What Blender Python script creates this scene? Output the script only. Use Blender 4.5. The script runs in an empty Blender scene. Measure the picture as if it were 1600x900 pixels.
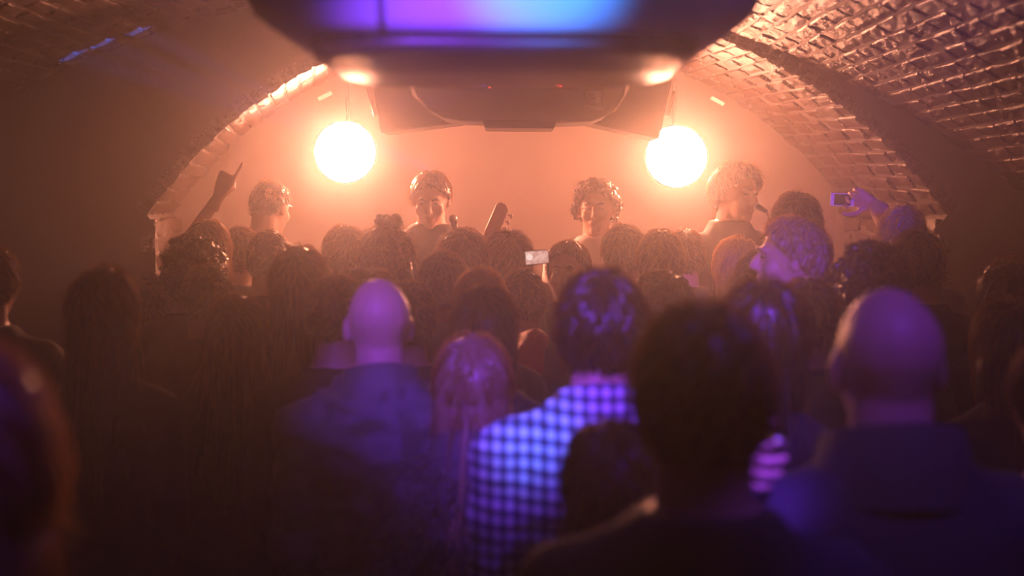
import bpy, math, random
import numpy as np
from mathutils import Vector, Matrix, noise
random.seed(7)

# ------------------------------------------------------------------ camera, world, lights, exposure
F = 50.0 / 36.0 * 1600.0            # focal length in pixels of the 1600x900 frame
PITCH = math.atan((450 - 307) / F)
CAM_Z = 1.85
scene = bpy.context.scene
col = scene.collection
cam_data = bpy.data.cameras.new('camera')
cam_data.lens = 50; cam_data.sensor_width = 36; cam_data.clip_start = 0.05
cam_data.dof.use_dof = True; cam_data.dof.focus_distance = 6.3; cam_data.dof.aperture_fstop = 2.2
cam = bpy.data.objects.new('camera', cam_data); col.objects.link(cam)
cam.location = (0, 0, CAM_Z); cam.rotation_euler = (math.pi / 2 - PITCH, 0, 0)
scene.camera = cam
scene.view_settings.view_transform = 'Standard'
scene.view_settings.look = 'None'
scene.view_settings.exposure = 0.0
scene.view_settings.gamma = 1.0
scene.view_settings.use_curve_mapping = False
scene.cycles.use_denoising = True
scene.cycles.max_bounces = 6
scene.cycles.volume_bounces = 1
scene.cycles.sample_clamp_indirect = 4.0

world = bpy.data.worlds.new('world'); scene.world = world
world.use_nodes = True
wn = world.node_tree; wn.nodes.clear()
wo = wn.nodes.new('ShaderNodeOutputWorld')
wb = wn.nodes.new('ShaderNodeBackground'); wb.inputs['Color'].default_value = (0, 0, 0, 1); wb.inputs['Strength'].default_value = 0
wv = wn.nodes.new('ShaderNodeVolumeScatter')          # the stage haze that fills the whole room
wv.inputs['Color'].default_value = (1, 0.97, 0.95, 1)
wv.inputs['Density'].default_value = 0.026
wv.inputs['Anisotropy'].default_value = 0.20
wv2 = wn.nodes.new('ShaderNodeVolumeScatter')         # its coarser droplets scatter forward, which makes the halos
wv2.inputs['Color'].default_value = (1, 0.97, 0.95, 1)
wv2.inputs['Density'].default_value = 0.015
wv2.inputs['Anisotropy'].default_value = 0.88
wadd = wn.nodes.new('ShaderNodeAddShader')
wn.links.new(wv.outputs[0], wadd.inputs[0]); wn.links.new(wv2.outputs[0], wadd.inputs[1])
wn.links.new(wb.outputs[0], wo.inputs['Surface']); wn.links.new(wadd.outputs[0], wo.inputs['Volume'])

LAMP_W = 230.0                       # each of the two stage lamps
LAMP_COL = (1.0, 0.30, 0.15)
def spot(name, loc, target, watt, color, angle, blend, size=0.04):
    l = bpy.data.lights.new(name, 'SPOT'); l.energy = watt; l.color = color
    l.spot_size = math.radians(angle); l.spot_blend = blend; l.shadow_soft_size = size
    o = bpy.data.objects.new(name, l); col.objects.link(o); o.location = loc
    o.rotation_euler = (Vector(target) - Vector(loc)).to_track_quat('-Z', 'Y').to_euler()
    return o
VIOLET = (0.21, 0.045, 1.0)
spot('violet_spot', (-0.30, 1.15, 2.42), (0.06, 2.75, 1.56), 290, VIOLET, 27, 0.9)
spot('violet_spot', (0.62, 1.30, 2.60), (0.62, 2.05, 1.60), 30, VIOLET, 62, 0.8)
spot('violet_spot', (0.60, 0.90, 2.45), (0.80, 4.4, 1.62), 700, VIOLET, 9, 0.8)
spot('violet_spot', (1.25, 0.90, 2.35), (1.38, 5.5, 1.83), 700, VIOLET, 5, 0.8)
spot('violet_spot', (-0.55, 0.60, 2.30), (-0.62, 1.30, 1.62), 14, VIOLET, 50, 0.8)
spot('violet_spot', (0.36, -1.4, 1.80), (-0.02, 2.0, 2.16), 1300, (0.17, 0.03, 1.0), 6.5, 1.0)
spot('added_blue_spot', (0.36, -1.4, 1.80), (0.045, 2.0, 2.165), 2200, (0.0, 0.32, 1.0), 4.2, 0.7)  # added beam: stands in for the overexposed core of the violet light
spot('added_blue_spot', (-0.30, 1.0, 2.42), (0.045, 2.52, 1.42), 160, (0.0, 0.32, 1.0), 7, 0.9)
spot('violet_spot', (0.50, 0.90, 2.35), (0.335, 1.9, 1.49), 220, VIOLET, 9, 0.6)
spot('violet_spot', (0.55, 1.75, 2.62), (0.48, 2.75, 1.68), 150, VIOLET, 26, 0.9)
spot('violet_spot', (-0.60, 1.70, 2.55), (-0.26, 3.25, 1.46), 170, VIOLET, 19, 0.9)
for tx, tz in ((-1.86, 2.45), (-1.74, 2.50), (-1.60, 2.56)):
    spot('added_blue_spot', (-0.30, 5.25, 1.95), (tx, 6.1, tz), 5500, (0.05, 0.16, 1.0), 2.9, 0.6, 0.01)  # added beams without a fixture, side by side to draw the vault streak

# ------------------------------------------------------------------ helpers
_F = Vector((0, math.cos(PITCH), -math.sin(PITCH))); _U = Vector((0, math.sin(PITCH), math.cos(PITCH)))
CAM = Vector((0, 0, CAM_Z))
def at(px, py, y):
    """the point on the vertical plane Y = y seen at that pixel"""
    r = Vector(((px - 800) / F, 0, 0)) + _U * ((450 - py) / F) + _F
    return CAM + r * (y / r.y)
def px_of(p):
    v = Vector(p) - CAM; d = v.dot(_F)
    if d < 0.05: return None
    return 800 + v.x / d * F, 450 - v.dot(_U) / d * F, d

class Geo:
    def __init__(s): s.v = []; s.f = []; s.n = 0
    def add(s, vs, fs):
        k = s.n; s.v.append(np.asarray(vs, float)); s.f += [tuple(i + k for i in q) for q in fs]; s.n += len(vs)
    def rings(s, rings, closed=True, caps=True):
        m = len(rings[0]); vs = np.concatenate([np.asarray(r, float) for r in rings]); fs = []
        for i in range(len(rings) - 1):
            for j in range(m if closed else m - 1):
                k = (j + 1) % m
                fs.append((i*m+j, i*m+k, (i+1)*m+k, (i+1)*m+j))
        if caps:
            fs.append(tuple(range(m))[::-1]); L = (len(rings)-1)*m; fs.append(tuple(L+i for i in range(m)))
        s.add(vs, fs)
    def ellipsoid(s, c, r, M=None, seg=14, rg=9):
        rr = []
        for i in range(rg + 1):
            t = math.pi * (0.02 + 0.96 * i / rg)
            rr.append([(r[0]*math.sin(t)*math.cos(a), r[1]*math.sin(t)*math.sin(a), -r[2]*math.cos(t)) for a in np.linspace(0, 2*math.pi, seg, endpoint=False)])
        if M is not None: rr = [[tuple(M @ Vector(p)) for p in q] for q in rr]
        rr = [[(p[0]+c[0], p[1]+c[1], p[2]+c[2]) for p in q] for q in rr]
        s.rings(rr)
    def tube(s, pts, rad, seg=8, flat=1.0, up=None, caps=True):
        pts = [Vector(p) for p in pts]
        if not hasattr(rad, '__len__'): rad = [rad] * len(pts)
        rr = []; pu = Vector(up) if up else Vector((0.137, 0.31, 0.94))
        for i, p in enumerate(pts):
            t = (pts[min(i+1, len(pts)-1)] - pts[max(i-1, 0)])
            if t.length < 1e-9: t = Vector((0, 0, 1))
            t.normalize(); u = pu - t * pu.dot(t)
            if u.length < 1e-4: u = t.orthogonal()
            u.normalize(); w = t.cross(u); pu = u
            rr.append([tuple(p + u*(rad[i]*math.cos(a)*flat) + w*(rad[i]*math.sin(a))) for a in np.linspace(0, 2*math.pi, seg, endpoint=False)])
        s.rings(rr, caps=caps)
    def capsule(s, a, ra, b, rb, seg=12):
        a = Vector(a); b = Vector(b); t = (b - a).normalized()
        pts, rad = [], []
        for k in (-0.98, -0.8, -0.45, 0): pts.append(a + t*ra*k); rad.append(ra*math.sqrt(max(0.02, 1-k*k)))
        for k in (0, 0.45, 0.8, 0.98): pts.append(b + t*rb*k); rad.append(rb*math.sqrt(max(0.02, 1-k*k)))
        s.tube(pts, rad, seg)
    def box(s, c, d, M=None):
        vs = [Vector((x*d[0]/2, y*d[1]/2, z*d[2]/2)) for x in (-1, 1) for y in (-1, 1) for z in (-1, 1)]
        if M is not None: vs = [M @ v for v in vs]
        s.add([tuple(v + Vector(c)) for v in vs], [(0,1,3,2),(4,6,7,5),(0,4,5,1),(2,3,7,6),(0,2,6,4),(1,5,7,3)])
    def prism(s, poly, y0, y1):
        """an outline of (x, z) points carried from y0 to y1"""
        s.rings([[(x, y0, z) for x, z in poly], [(x, y1, z) for x, z in poly]])
    def mesh(s, name, smooth=True):
        m = bpy.data.meshes.new(name)
        m.from_pydata(np.concatenate(s.v).tolist(), [], s.f)
        m.validate(clean_customdata=False)
        if smooth: m.polygons.foreach_set('use_smooth', [True]*len(m.polygons))
        m.update(); return m
    def build(s, name, mat, parent=None, smooth=True, bevel=0):
        return link(name, s.mesh(name, smooth), mat, parent, bevel)
def link_shared(name, mesh, mats, parent):
    """an object that shares its mesh with others but wears its own materials"""
    while len(mesh.materials) < len(mats): mesh.materials.append(mats[len(mesh.materials)])
    o = bpy.data.objects.new(name, mesh); col.objects.link(o); o.parent = parent
    for sl, mt in zip(o.material_slots, mats): sl.link = 'OBJECT'; sl.material = mt
    return o
def link(name, mesh, mat, parent=None, bevel=0):
    if mat is not None and not mesh.materials: mesh.materials.append(mat)
    o = bpy.data.objects.new(name, mesh); col.objects.link(o); o.parent = parent
    if bevel:
        b = o.modifiers.new('bevel', 'BEVEL'); b.width = bevel; b.segments = 2; b.limit_method = 'ANGLE'
    return o
def tag(o, label, cat, group=None):
    o['label'] = label; o['category'] = cat
    if group: o['group'] = group
    return o
def thing(name, label, cat, loc=(0, 0, 0), rz=0, group=None):
    o = bpy.data.objects.new(name, None); o.empty_display_size = 0.1; col.objects.link(o)
    o.location = loc; o.rotation_euler = (0, 0, rz)
    return tag(o, label, cat, group)
def fuse(geo, voxel, smooth=4, wrinkle=0, wscale=11, seed=0):
    """union of the shapes in geo as one continuous skin"""
    m = geo.mesh('tmp'); o = bpy.data.objects.new('tmp', m); col.objects.link(o)
    r = o.modifiers.new('r', 'REMESH'); r.mode = 'VOXEL'; r.voxel_size = voxel
    if smooth:
        q = o.modifiers.new('s', 'SMOOTH'); q.iterations = smooth; q.factor = 0.5
    dg = bpy.context.evaluated_depsgraph_get(); dg.update()
    res = bpy.data.meshes.new_from_object(o.evaluated_get(dg))
    bpy.data.objects.remove(o); bpy.data.meshes.remove(m)
    n = len(res.vertices)
    if wrinkle:
        co = np.empty(n*3); res.vertices.foreach_get('co', co); co = co.reshape(-1, 3)
        no = np.empty(n*3); res.vertices.foreach_get('normal', no); no = no.reshape(-1, 3)
        k = np.empty(n); off = Vector((seed*3.1, 0, seed*1.7))
        for i in range(n):
            p = Vector(co[i]); q = Vector((p.x*0.7, p.y*0.7, p.z*1.5))*wscale + off
            k[i] = 1 - 2*abs(noise.noise(q)) + 0.5*noise.noise(q*2.3)
        co += no * (wrinkle*k)[:, None]
        res.vertices.foreach_set('co', co.ravel())
    res.polygons.foreach_set('use_smooth', [True]*len(res.polygons)); res.update()
    return res
def join_meshes(a, b_list):
    """append meshes (with matrices) to mesh a"""
    g = Geo()
    for m, M in [(a, None)] + b_list:
        co = np.empty(len(m.vertices)*3); m.vertices.foreach_get('co', co); co = co.reshape(-1, 3)
        if M is not None: A = np.array(M); co = co @ A[:3, :3].T + A[:3, 3]
        flip = M is not None and M.determinant() < 0
        g.add(co, [tuple(p.vertices)[::-1] if flip else tuple(p.vertices) for p in m.polygons])
    return g.mesh('body')

# ------------------------------------------------------------------ materials
def mat(name, color, rough=0.6, metal=0, bump=0, bscale=60, spec=0.5, vary=0, sheen=0, coat=0):
    m = bpy.data.materials.new(name); m.use_nodes = True
    nt = m.node_tree; b = nt.nodes['Principled BSDF']
    b.inputs['Base Color'].default_value = (*color, 1); b.inputs['Roughness'].default_value = rough
    b.inputs['Metallic'].default_value = metal; b.inputs['Specular IOR Level'].default_value = spec
    b.inputs['Sheen Weight'].default_value = sheen; b.inputs['Coat Weight'].default_value = coat
    if bump or vary:
        tc = nt.nodes.new('ShaderNodeTexCoord'); nz = nt.nodes.new('ShaderNodeTexNoise')
        nz.inputs['Scale'].default_value = bscale; nz.inputs['Detail'].default_value = 5
        nt.links.new(tc.outputs['Object'], nz.inputs['Vector'])
        if bump:
            bp = nt.nodes.new('ShaderNodeBump'); bp.inputs['Strength'].default_value = bump; bp.inputs['Distance'].default_value = 0.01
            nt.links.new(nz.outputs['Fac'], bp.inputs['Height']); nt.links.new(bp.outputs[0], b.inputs['Normal'])
        if vary:
            rp = nt.nodes.new('ShaderNodeMix'); rp.data_type = 'RGBA'
            rp.inputs['A'].default_value = (*[c*(1-vary) for c in color], 1); rp.inputs['B'].default_value = (*[min(1, c*(1+vary)) for c in color], 1)
            nt.links.new(nz.outputs['Fac'], rp.inputs['Factor']); nt.links.new(rp.outputs['Result'], b.inputs['Base Color'])
    return m
def hair_mat(name, color, trans=0.2):
    m = bpy.data.materials.new(name); m.use_nodes = True; nt = m.node_tree
    b = nt.nodes['Principled BSDF']; out = nt.nodes['Material Output']
    b.inputs['Base Color'].default_value = (*color, 1); b.inputs['Roughness'].default_value = 0.34
    b.inputs['Specular IOR Level'].default_value = 1.0
    t = nt.nodes.new('ShaderNodeBsdfTranslucent'); t.inputs['Color'].default_value = (*[min(1, c*2.5+0.02) for c in color], 1)
    x = nt.nodes.new('ShaderNodeMixShader'); x.inputs[0].default_value = trans
    nt.links.new(b.outputs[0], x.inputs[1]); nt.links.new(t.outputs[0], x.inputs[2]); nt.links.new(x.outputs[0], out.inputs['Surface'])
    return m
def stray_mat(name, color):
    m = hair_mat(name, color, 0.85); n = m.node_tree.nodes['Translucent BSDF']; n.inputs['Color'].default_value = (*[min(1, c*2+k) for c, k in zip(color, (0.36, 0.22, 0.10))], 1)
    return m
def emit_mat(name, color, strength):
    m = bpy.data.materials.new(name); m.use_nodes = True; b = m.node_tree.nodes['Principled BSDF']
    b.inputs['Base Color'].default_value = (0.1, 0.1, 0.1, 1)
    b.inputs['Emission Color'].default_value = (*color, 1); b.inputs['Emission Strength'].default_value = strength
    return m
M = dict(
 brick=mat('painted_brick', (0.022, 0.012, 0.009), 0.27, bump=1.0, bscale=75, vary=0.6),
 mortar=mat('mortar', (0.015, 0.01, 0.008), 0.6, bump=0.6, bscale=70, vary=0.3),
 plaster=mat('dark_plaster', (0.035, 0.025, 0.024), 0.85, bump=0.25, bscale=25, vary=0.25),
 backwall=mat('stage_wall', (0.06, 0.045, 0.04), 0.9, bump=0.15, bscale=12, vary=0.12),
 floor=mat('floor', (0.03, 0.027, 0.026), 0.6, bump=0.2, bscale=20, vary=0.3),
 deck=mat('stage_deck', (0.025, 0.022, 0.022), 0.7, bump=0.2, bscale=40),
 black_metal=mat('black_metal', (0.02, 0.02, 0.022), 0.4, 0.6),
 black_plastic=mat('black_plastic', (0.03, 0.03, 0.033), 0.35),
 gloss_black=mat('gloss_black', (0.012, 0.012, 0.014), 0.33, spec=0.22),
 shell=mat('pale_plastic', (0.42, 0.42, 0.45), 0.75, vary=0.15, bscale=6),
 grey_plastic=mat('grey_plastic', (0.10, 0.095, 0.10), 0.5),
 cabinet=mat('speaker_cabinet', (0.05, 0.04, 0.036), 0.6, bump=0.4, bscale=300),
 grille=mat('speaker_grille', (0.03, 0.03, 0.03), 0.5, 0.5),
 chrome=mat('chrome', (0.8, 0.8, 0.8), 0.15, 1),
 steel=mat('steel', (0.45, 0.43, 0.42), 0.35, 1),
 label=mat('label_paper', (0.75, 0.75, 0.78), 0.6),
 ink=mat('label_ink', (0.15, 0.14, 0.16), 0.7),
 skin=mat('skin', (0.55, 0.33, 0.25), 0.5, bump=0.08, bscale=150, vary=0.08),
 skin2=mat('skin_tan', (0.42, 0.24, 0.17), 0.5, bump=0.08, bscale=150, vary=0.08),
 eye=mat('eye', (0.05, 0.035, 0.03), 0.15),
 dark=hair_mat('hair_dark', (0.022, 0.014, 0.011)), brown=hair_mat('hair_brown', (0.055, 0.03, 0.018)), s_dark=stray_mat('stray_dark', (0.02, 0.014, 0.01)), s_brown=stray_mat('stray_brown', (0.05, 0.03, 0.02)), s_blonde=stray_mat('stray_blonde', (0.2, 0.16, 0.1)), s_grey=stray_mat('stray_grey', (0.2, 0.19, 0.18)),
 blonde=hair_mat('hair_blonde', (0.30, 0.21, 0.13)), grey=hair_mat('hair_grey', (0.30, 0.28, 0.26)),
 black=mat('cloth_black', (0.02, 0.018, 0.019), 0.85, bump=0.3, bscale=220), charcoal=mat('cloth_charcoal', (0.045, 0.04, 0.042), 0.85, bump=0.3, bscale=220),
 navy=mat('cloth_navy', (0.035, 0.035, 0.06), 0.8, bump=0.3, bscale=220), denim=mat('cloth_denim', (0.06, 0.06, 0.08), 0.36, bump=0.4, bscale=220),
 paleblue=mat('cloth_pale_blue', (0.35, 0.37, 0.45), 0.8, bump=0.3, bscale=220), red=mat('cloth_red', (0.85, 0.02, 0.03), 0.5, bump=0.3, bscale=90),
 white_tee=mat('cloth_white', (0.88, 0.85, 0.83), 0.8, bump=0.2, bscale=220), fur=mat('cloth_fur', (0.09, 0.075, 0.085), 0.75, bump=0.6, bscale=120, vary=0.5),
 darkcoat=mat('cloth_coat', (0.03, 0.028, 0.04), 0.85, bump=0.3, bscale=250), trousers=mat('cloth_trousers', (0.025, 0.027, 0.035), 0.85, bump=0.3, bscale=200),
 shoe=mat('shoe_leather', (0.02, 0.018, 0.016), 0.45), print=mat('shirt_print', (0.09, 0.07, 0.075), 0.8),
 wood=mat('bass_wood', (0.22, 0.10, 0.045), 0.3, vary=0.3, bscale=8), maple=mat('neck_maple', (0.45, 0.27, 0.13), 0.35, vary=0.15, bscale=14),
 white_plastic=mat('white_plastic', (0.8, 0.8, 0.82), 0.3), screen_dark=mat('phone_screen', (0.02, 0.016, 0.014), 0.1),
 lamp_lens=emit_mat('lamp_lens', (1.0, 0.6, 0.42), 40), red_led=emit_mat('red_led', (1, 0.05, 0.03), 3), blue_led=emit_mat('blue_led', (0.12, 0.12, 1), 3),
)
def plaid_mat():
    m = bpy.data.materials.new('cloth_plaid'); m.use_nodes = True; nt = m.node_tree; b = nt.nodes['Principled BSDF']; b.inputs['Roughness'].default_value = 0.8
    tc = nt.nodes.new('ShaderNodeTexCoord'); sp = nt.nodes.new('ShaderNodeSeparateXYZ'); nt.links.new(tc.outputs['Object'], sp.inputs[0])
    def stripe(sock, per):
        a = nt.nodes.new('ShaderNodeMath'); a.operation = 'MULTIPLY'; a.inputs[1].default_value = 1/per; nt.links.new(sock, a.inputs[0])
        f = nt.nodes.new('ShaderNodeMath'); f.operation = 'PINGPONG'; f.inputs[1].default_value = 0.5; nt.links.new(a.outputs[0], f.inputs[0])
        g = nt.nodes.new('ShaderNodeMath'); g.operation = 'GREATER_THAN'; g.inputs[1].default_value = 0.26; nt.links.new(f.outputs[0], g.inputs[0])
        return g.outputs[0]
    s1 = stripe(sp.outputs['X'], 0.026); s2 = stripe(sp.outputs['Z'], 0.026)
    ad = nt.nodes.new('ShaderNodeMath'); ad.operation = 'ADD'; nt.links.new(s1, ad.inputs[0]); nt.links.new(s2, ad.inputs[1])
    r = nt.nodes.new('ShaderNodeValToRGB'); dv = nt.nodes.new('ShaderNodeMath'); dv.operation = 'DIVIDE'; dv.inputs[1].default_value = 2; nt.links.new(ad.outputs[0], dv.inputs[0])
    nt.links.new(dv.outputs[0], r.inputs[0]); e = r.color_ramp.elements
    e[0].color = (0.72, 0.74, 0.8, 1); e[1].color = (0.03, 0.03, 0.07, 1); q = e.new(0.5); q.color = (0.22, 0.22, 0.34, 1); r.color_ramp.interpolation = 'CONSTANT'
    e[0].position = 0; q.position = 0.3; e[2].position = 0.8
    nt.links.new(r.outputs[0], b.inputs['Base Color']); return m
M['plaid'] = plaid_mat()
def screen_mat():
    m = bpy.data.materials.new('phone_screen_lit'); m.use_nodes = True; nt = m.node_tree; b = nt.nodes['Principled BSDF']
    tc = nt.nodes.new('ShaderNodeTexCoord'); nz = nt.nodes.new('ShaderNodeTexNoise'); nz.inputs['Scale'].default_value = 60; nz.inputs['Detail'].default_value = 4
    nt.links.new(tc.outputs['Object'], nz.inputs['Vector']); r = nt.nodes.new('ShaderNodeValToRGB'); nt.links.new(nz.outputs['Fac'], r.inputs[0])
    r.color_ramp.elements[0].position = 0.35; r.color_ramp.elements[0].color = (0.6, 0.25, 0.2, 1); r.color_ramp.elements[1].position = 0.6; r.color_ramp.elements[1].color = (0.95, 0.62, 0.55, 1)
    nt.links.new(r.outputs[0], b.inputs['Emission Color']); b.inputs['Emission Strength'].default_value = 0.75; b.inputs['Base Color'].default_value = (0.02, 0.02, 0.02, 1)
    return m
M['screen_lit'] = screen_mat()

# ------------------------------------------------------------------ the room: low wide brick vault, a wall with a smaller arch, the stage recess behind it
YA, YB = 6.3, 7.43                  # arch wall, stage back wall
OC = at(693, 307, YA).x; OR = 1440*YA/F; OZ = at(693, -20, YA).z - OR
IC = at(855, 307, YA).x; IR = 768*YA/F; IZ = at(855, 11, YA).z - IR
SKEW = -0.1395                      # the stage recess runs off to the left
Y_REAR = -3.0
def structure(o): o['kind'] = 'structure'; return o
a_floor = math.acos((0 - OZ)/OR)
def outer(t): a = -a_floor + 2*a_floor*t; return OC + OR*math.sin(a), OZ + OR*math.cos(a)
ZS = at(243, 336, YA).z             # springing of the small arch
a_spr = math.acos((ZS - IZ)/IR); XP = IR*math.sin(a_spr) - 0.035
N = 96
g = Geo(); g.rings([[(*[outer(i/N)[0]], y, outer(i/N)[1]) for i in range(N+1)] for y in (Y_REAR, YA+0.02)], closed=False, caps=False)
ceiling = structure(g.build('ceiling', M['mortar']))
def inner_profile():
    pts = [(-XP, 0.0), (-XP, ZS-0.05), (-XP-0.035, ZS)]
    pts += [(IR*math.sin(a), IZ+IR*math.cos(a)) for a in np.linspace(-a_spr, a_spr, 61)]
    return pts + [(XP+0.035, ZS), (XP, ZS-0.05), (XP, 0.0)]
IP = inner_profile()
g = Geo()                            # wall with the arch cut out, facing the room
lens = [0.0]
for p, q in zip(IP, IP[1:]): lens.append(lens[-1] + math.dist(p, q))
ra = [(IC+p[0], YA, p[1]) for p in IP]; rb = []
for s_ in lens:
    x, z = outer(s_/lens[-1]); rb.append((x, YA, z))
g.rings([ra, rb], closed=False, caps=False)
arch_wall = structure(g.build('wall_arch', M['plaster'], smooth=False))
g = Geo(); g.rings([[(IC+p[0]+SKEW*(y-YA), y, p[1]) for p in IP] for y in np.linspace(YA, YB, 5)], closed=False, caps=False)
stage_vault = structure(g.build('ceiling_stage', M['mortar']))
g = Geo(); g.add([(IC+SKEW*(YB-YA)+p[0], YB, p[1]) for p in IP], [tuple(range(len(IP)))])
structure(g.build('wall_back', M['backwall'], smooth=False))
g = Geo(); g.add([(-4.6, Y_REAR, 0), (4.6, Y_REAR, 0), (4.6, YB+0.1, 0), (-4.6, YB+0.1, 0)], [(0, 1, 2, 3)])
structure(g.build('floor', M['floor'], smooth=False))
g = Geo(); g.add([(OC-4, Y_REAR, 0), (OC+4, Y_REAR, 0), (OC+4, Y_REAR, 3), (OC-4, Y_REAR, 3)], [(0, 1, 2, 3)])
structure(g.build('wall_rear', M['plaster'], smooth=False))

# bricks: a few shared shapes, the 300 that show largest as parts, the rest joined
def brick_mesh(seed):
    r = random.Random(seed); g = Geo(); hx, hy, hz = 0.1075, 0.0325, 0.03; b = 0.005
    def j(v): return tuple(c + r.uniform(-0.0035, 0.0035) for c in v)
    low = [(-hx, -hy), (hx, -hy), (hx, hy), (-hx, hy)]
    k = 4; top = []
    for ix in range(k+1):
        for iy in range(3):
            top.append((-hx+b + (2*hx-2*b)*ix/k, -hy+b + (2*hy-2*b)*iy/2, hz + r.uniform(-0.004, 0.004)))
    vs = [j((x, y, -hz)) for x, y in low] + [j((x, y, hz-b)) for x, y in low] + top
    T = lambda ix, iy: 8 + ix*3 + iy
    fs = [(0, 1, 5, 4), (1, 2, 6, 5), (2, 3, 7, 6), (3, 0, 4, 7)]
    fs += [(T(i, l), T(i+1, l), T(i+1, l+1), T(i, l+1)) for i in range(k) for l in range(2)]
    fs += [tuple([4, 5] + [T(i, 0) for i in range(k, -1, -1)]), tuple([6, 7] + [T(i, 2) for i in range(0, k+1)]), (5, 6, T(k, 2), T(k, 1), T(k, 0)), (7, 4, T(0, 0), T(0, 1), T(0, 2))]
    g.add(vs, fs); m = g.mesh('brick', smooth=False); m.materials.append(M['brick']); return m
BRICKS = [brick_mesh(i) for i in range(8)]
BV = []
for m in BRICKS:
    co = np.empty(len(m.vertices)*3); m.vertices.foreach_get('co', co); BV.append((co.reshape(-1, 3), [tuple(p.vertices) for p in m.polygons]))
def lay(parent, cx, cz, R, a0, a1, y0, y1, skew, hidden, seed):
    r = random.Random(seed); items = []
    n = int(abs(a1-a0)*R/0.0755)
    for i in range(n):
        a = a0 + (a1-a0)*(i+0.5)/n
        y = y0 - r.uniform(0, 0.225)*0 - (0.1125 if i % 2 else 0)
        while y < y1 - 0.05:
            ya, yb = max(y, y0) + 0.004, min(y+0.2155, y1)
            y += 0.2255
            if yb - ya < 0.05: continue
            yc = (ya+yb)/2
            nrm = Vector((-math.sin(a), 0, -math.cos(a))); tan = Vector((math.cos(a), 0, -math.sin(a))); l = Vector((skew, 1, 0)).normalized()
            R0 = Matrix((l, nrm.cross(l).normalized(), nrm)).transposed()
            R0 = R0 @ Matrix.Rotation(r.gauss(0, 0.03), 3, 'X') @ Matrix.Rotation(r.gauss(0, 0.012), 3, 'Y') @ Matrix.Rotation(r.gauss(0, 0.012), 3, 'Z')
            R0 = R0 @ Matrix.Diagonal(((yb-ya)/0.215, r.uniform(0.93, 1.03), 1))
            p = Vector((cx + skew*(yc-YA), yc, cz)) - nrm*(R + 0.02)*1.0
            p = Vector((cx + skew*(yc-YA), yc, cz)) + Vector((math.sin(a), 0, math.cos(a)))*(R + 0.0235 + r.gauss(0, 0.0025))
            W = R0.to_4x4(); W.translation = p
            q = px_of(p); size = 0
            if q and -40 < q[0] < 1640 and -40 < q[1] < 930 and not hidden(q):
                view = (CAM - p).normalized(); size = abs(view.dot(nrm))/q[2]**2
            items.append((size, W, r.randrange(8)))
    items.sort(key=lambda t: -t[0])
    for size, W, k in items[:300]:
        o = link('brick', BRICKS[k], None, parent); o.matrix_local = W
    g = Geo()
    for size, W, k in items[300:]:
        A = np.array(W); co, fs = BV[k]; g.add(co @ A[:3, :3].T + A[:3, 3], fs)
    if g.n:
        o = g.build('brickwork', M['brick'], parent, smooth=False); o['kind'] = 'stuff'
def near_projector(q): return 340 < q[0] < 1190 and q[1] < 130
lay(ceiling, OC, OZ, OR, -0.80, 0.86, 2.3, YA, 0, near_projector, 1)
lay(stage_vault, IC, IZ, IR, -a_spr, a_spr, YA-0.02, YB, SKEW, lambda q: 470 < q[0] < 1110 and q[1] < 130, 2)
# brick jambs under the springing
for sgn in (-1, 1):
    r = random.Random(5+sgn)
    for i in range(20):
        z = ZS - 0.06 - 0.0755*i
        y = YA - (0.1125 if i % 2 else 0)
        while y < YB - 0.05:
            ya, yb = max(y, YA-0.02)+0.004, min(y+0.2155, YB); y += 0.2255
            if yb - ya < 0.05: continue
            nrm = Vector((-sgn, 0, 0)); l = Vector((SKEW, 1, 0)).normalized()
            R0 = Matrix((l, nrm.cross(l).normalized(), nrm)).transposed() @ Matrix.Rotation(r.gauss(0, 0.04), 3, 'X') @ Matrix.Diagonal(((yb-ya)/0.215, 1, 1))
            W = R0.to_4x4(); W.translation = (IC+sgn*(XP+0.022+r.gauss(0, 0.003))+SKEW*((ya+yb)/2-YA), (ya+yb)/2, z)
            o = link('brick', BRICKS[r.randrange(8)], None, arch_wall); o.matrix_local = W

# niche with a rounded head in the right side wall of the stage
g = Geo()
def side(y, z, off): return (IC+XP-off+SKEW*(y-YA), y, z)
path = [side(6.52, z, 0.02) for z in np.linspace(0.3, 1.66, 8)] + [side(6.52+0.16*(1-math.cos(t)), 1.66+0.13*math.sin(t), 0.02) for t in np.linspace(0.2, math.pi/2, 6)] + [side(y, 1.79, 0.02) for y in np.linspace(6.8, 7.36, 5)]
g.tube(path, 0.045, 8)
structure(g.build('trim_niche', M['brick']))
for k in range(5):
    g = Geo(); y = 6.60 + 0.07*k
    g.tube([side(y, 0.3, 0.015), side(y, 1.62, 0.015)], 0.022, 8); structure(g.build('trim_rib', M['brick']))
# low stage platform
STAGE_Z = 0.22
st = thing('stage_platform', 'low black stage platform filling the arch behind the crowd', 'stage', (0, 6.1, 0))
g = Geo(); g.box((IC-0.05, 0.68, STAGE_Z-0.02), (3.35, 1.2, 0.04)); g.build('deck', M['deck'], st, smooth=False, bevel=0.004)
g = Geo(); g.box((IC-0.05, 0.10, STAGE_Z/2-0.02), (3.35, 0.03, STAGE_Z-0.04)); g.build('front_panel', M['black_metal'], st, smooth=False)
for x in (-1.5, -0.5, 0.5, 1.5):
    g = Geo(); g.box((IC-0.05+x, 0.16, (STAGE_Z-0.04)/2), (0.06, 0.06, STAGE_Z-0.04)); g.build('leg', M['steel'], st, smooth=False)

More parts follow.
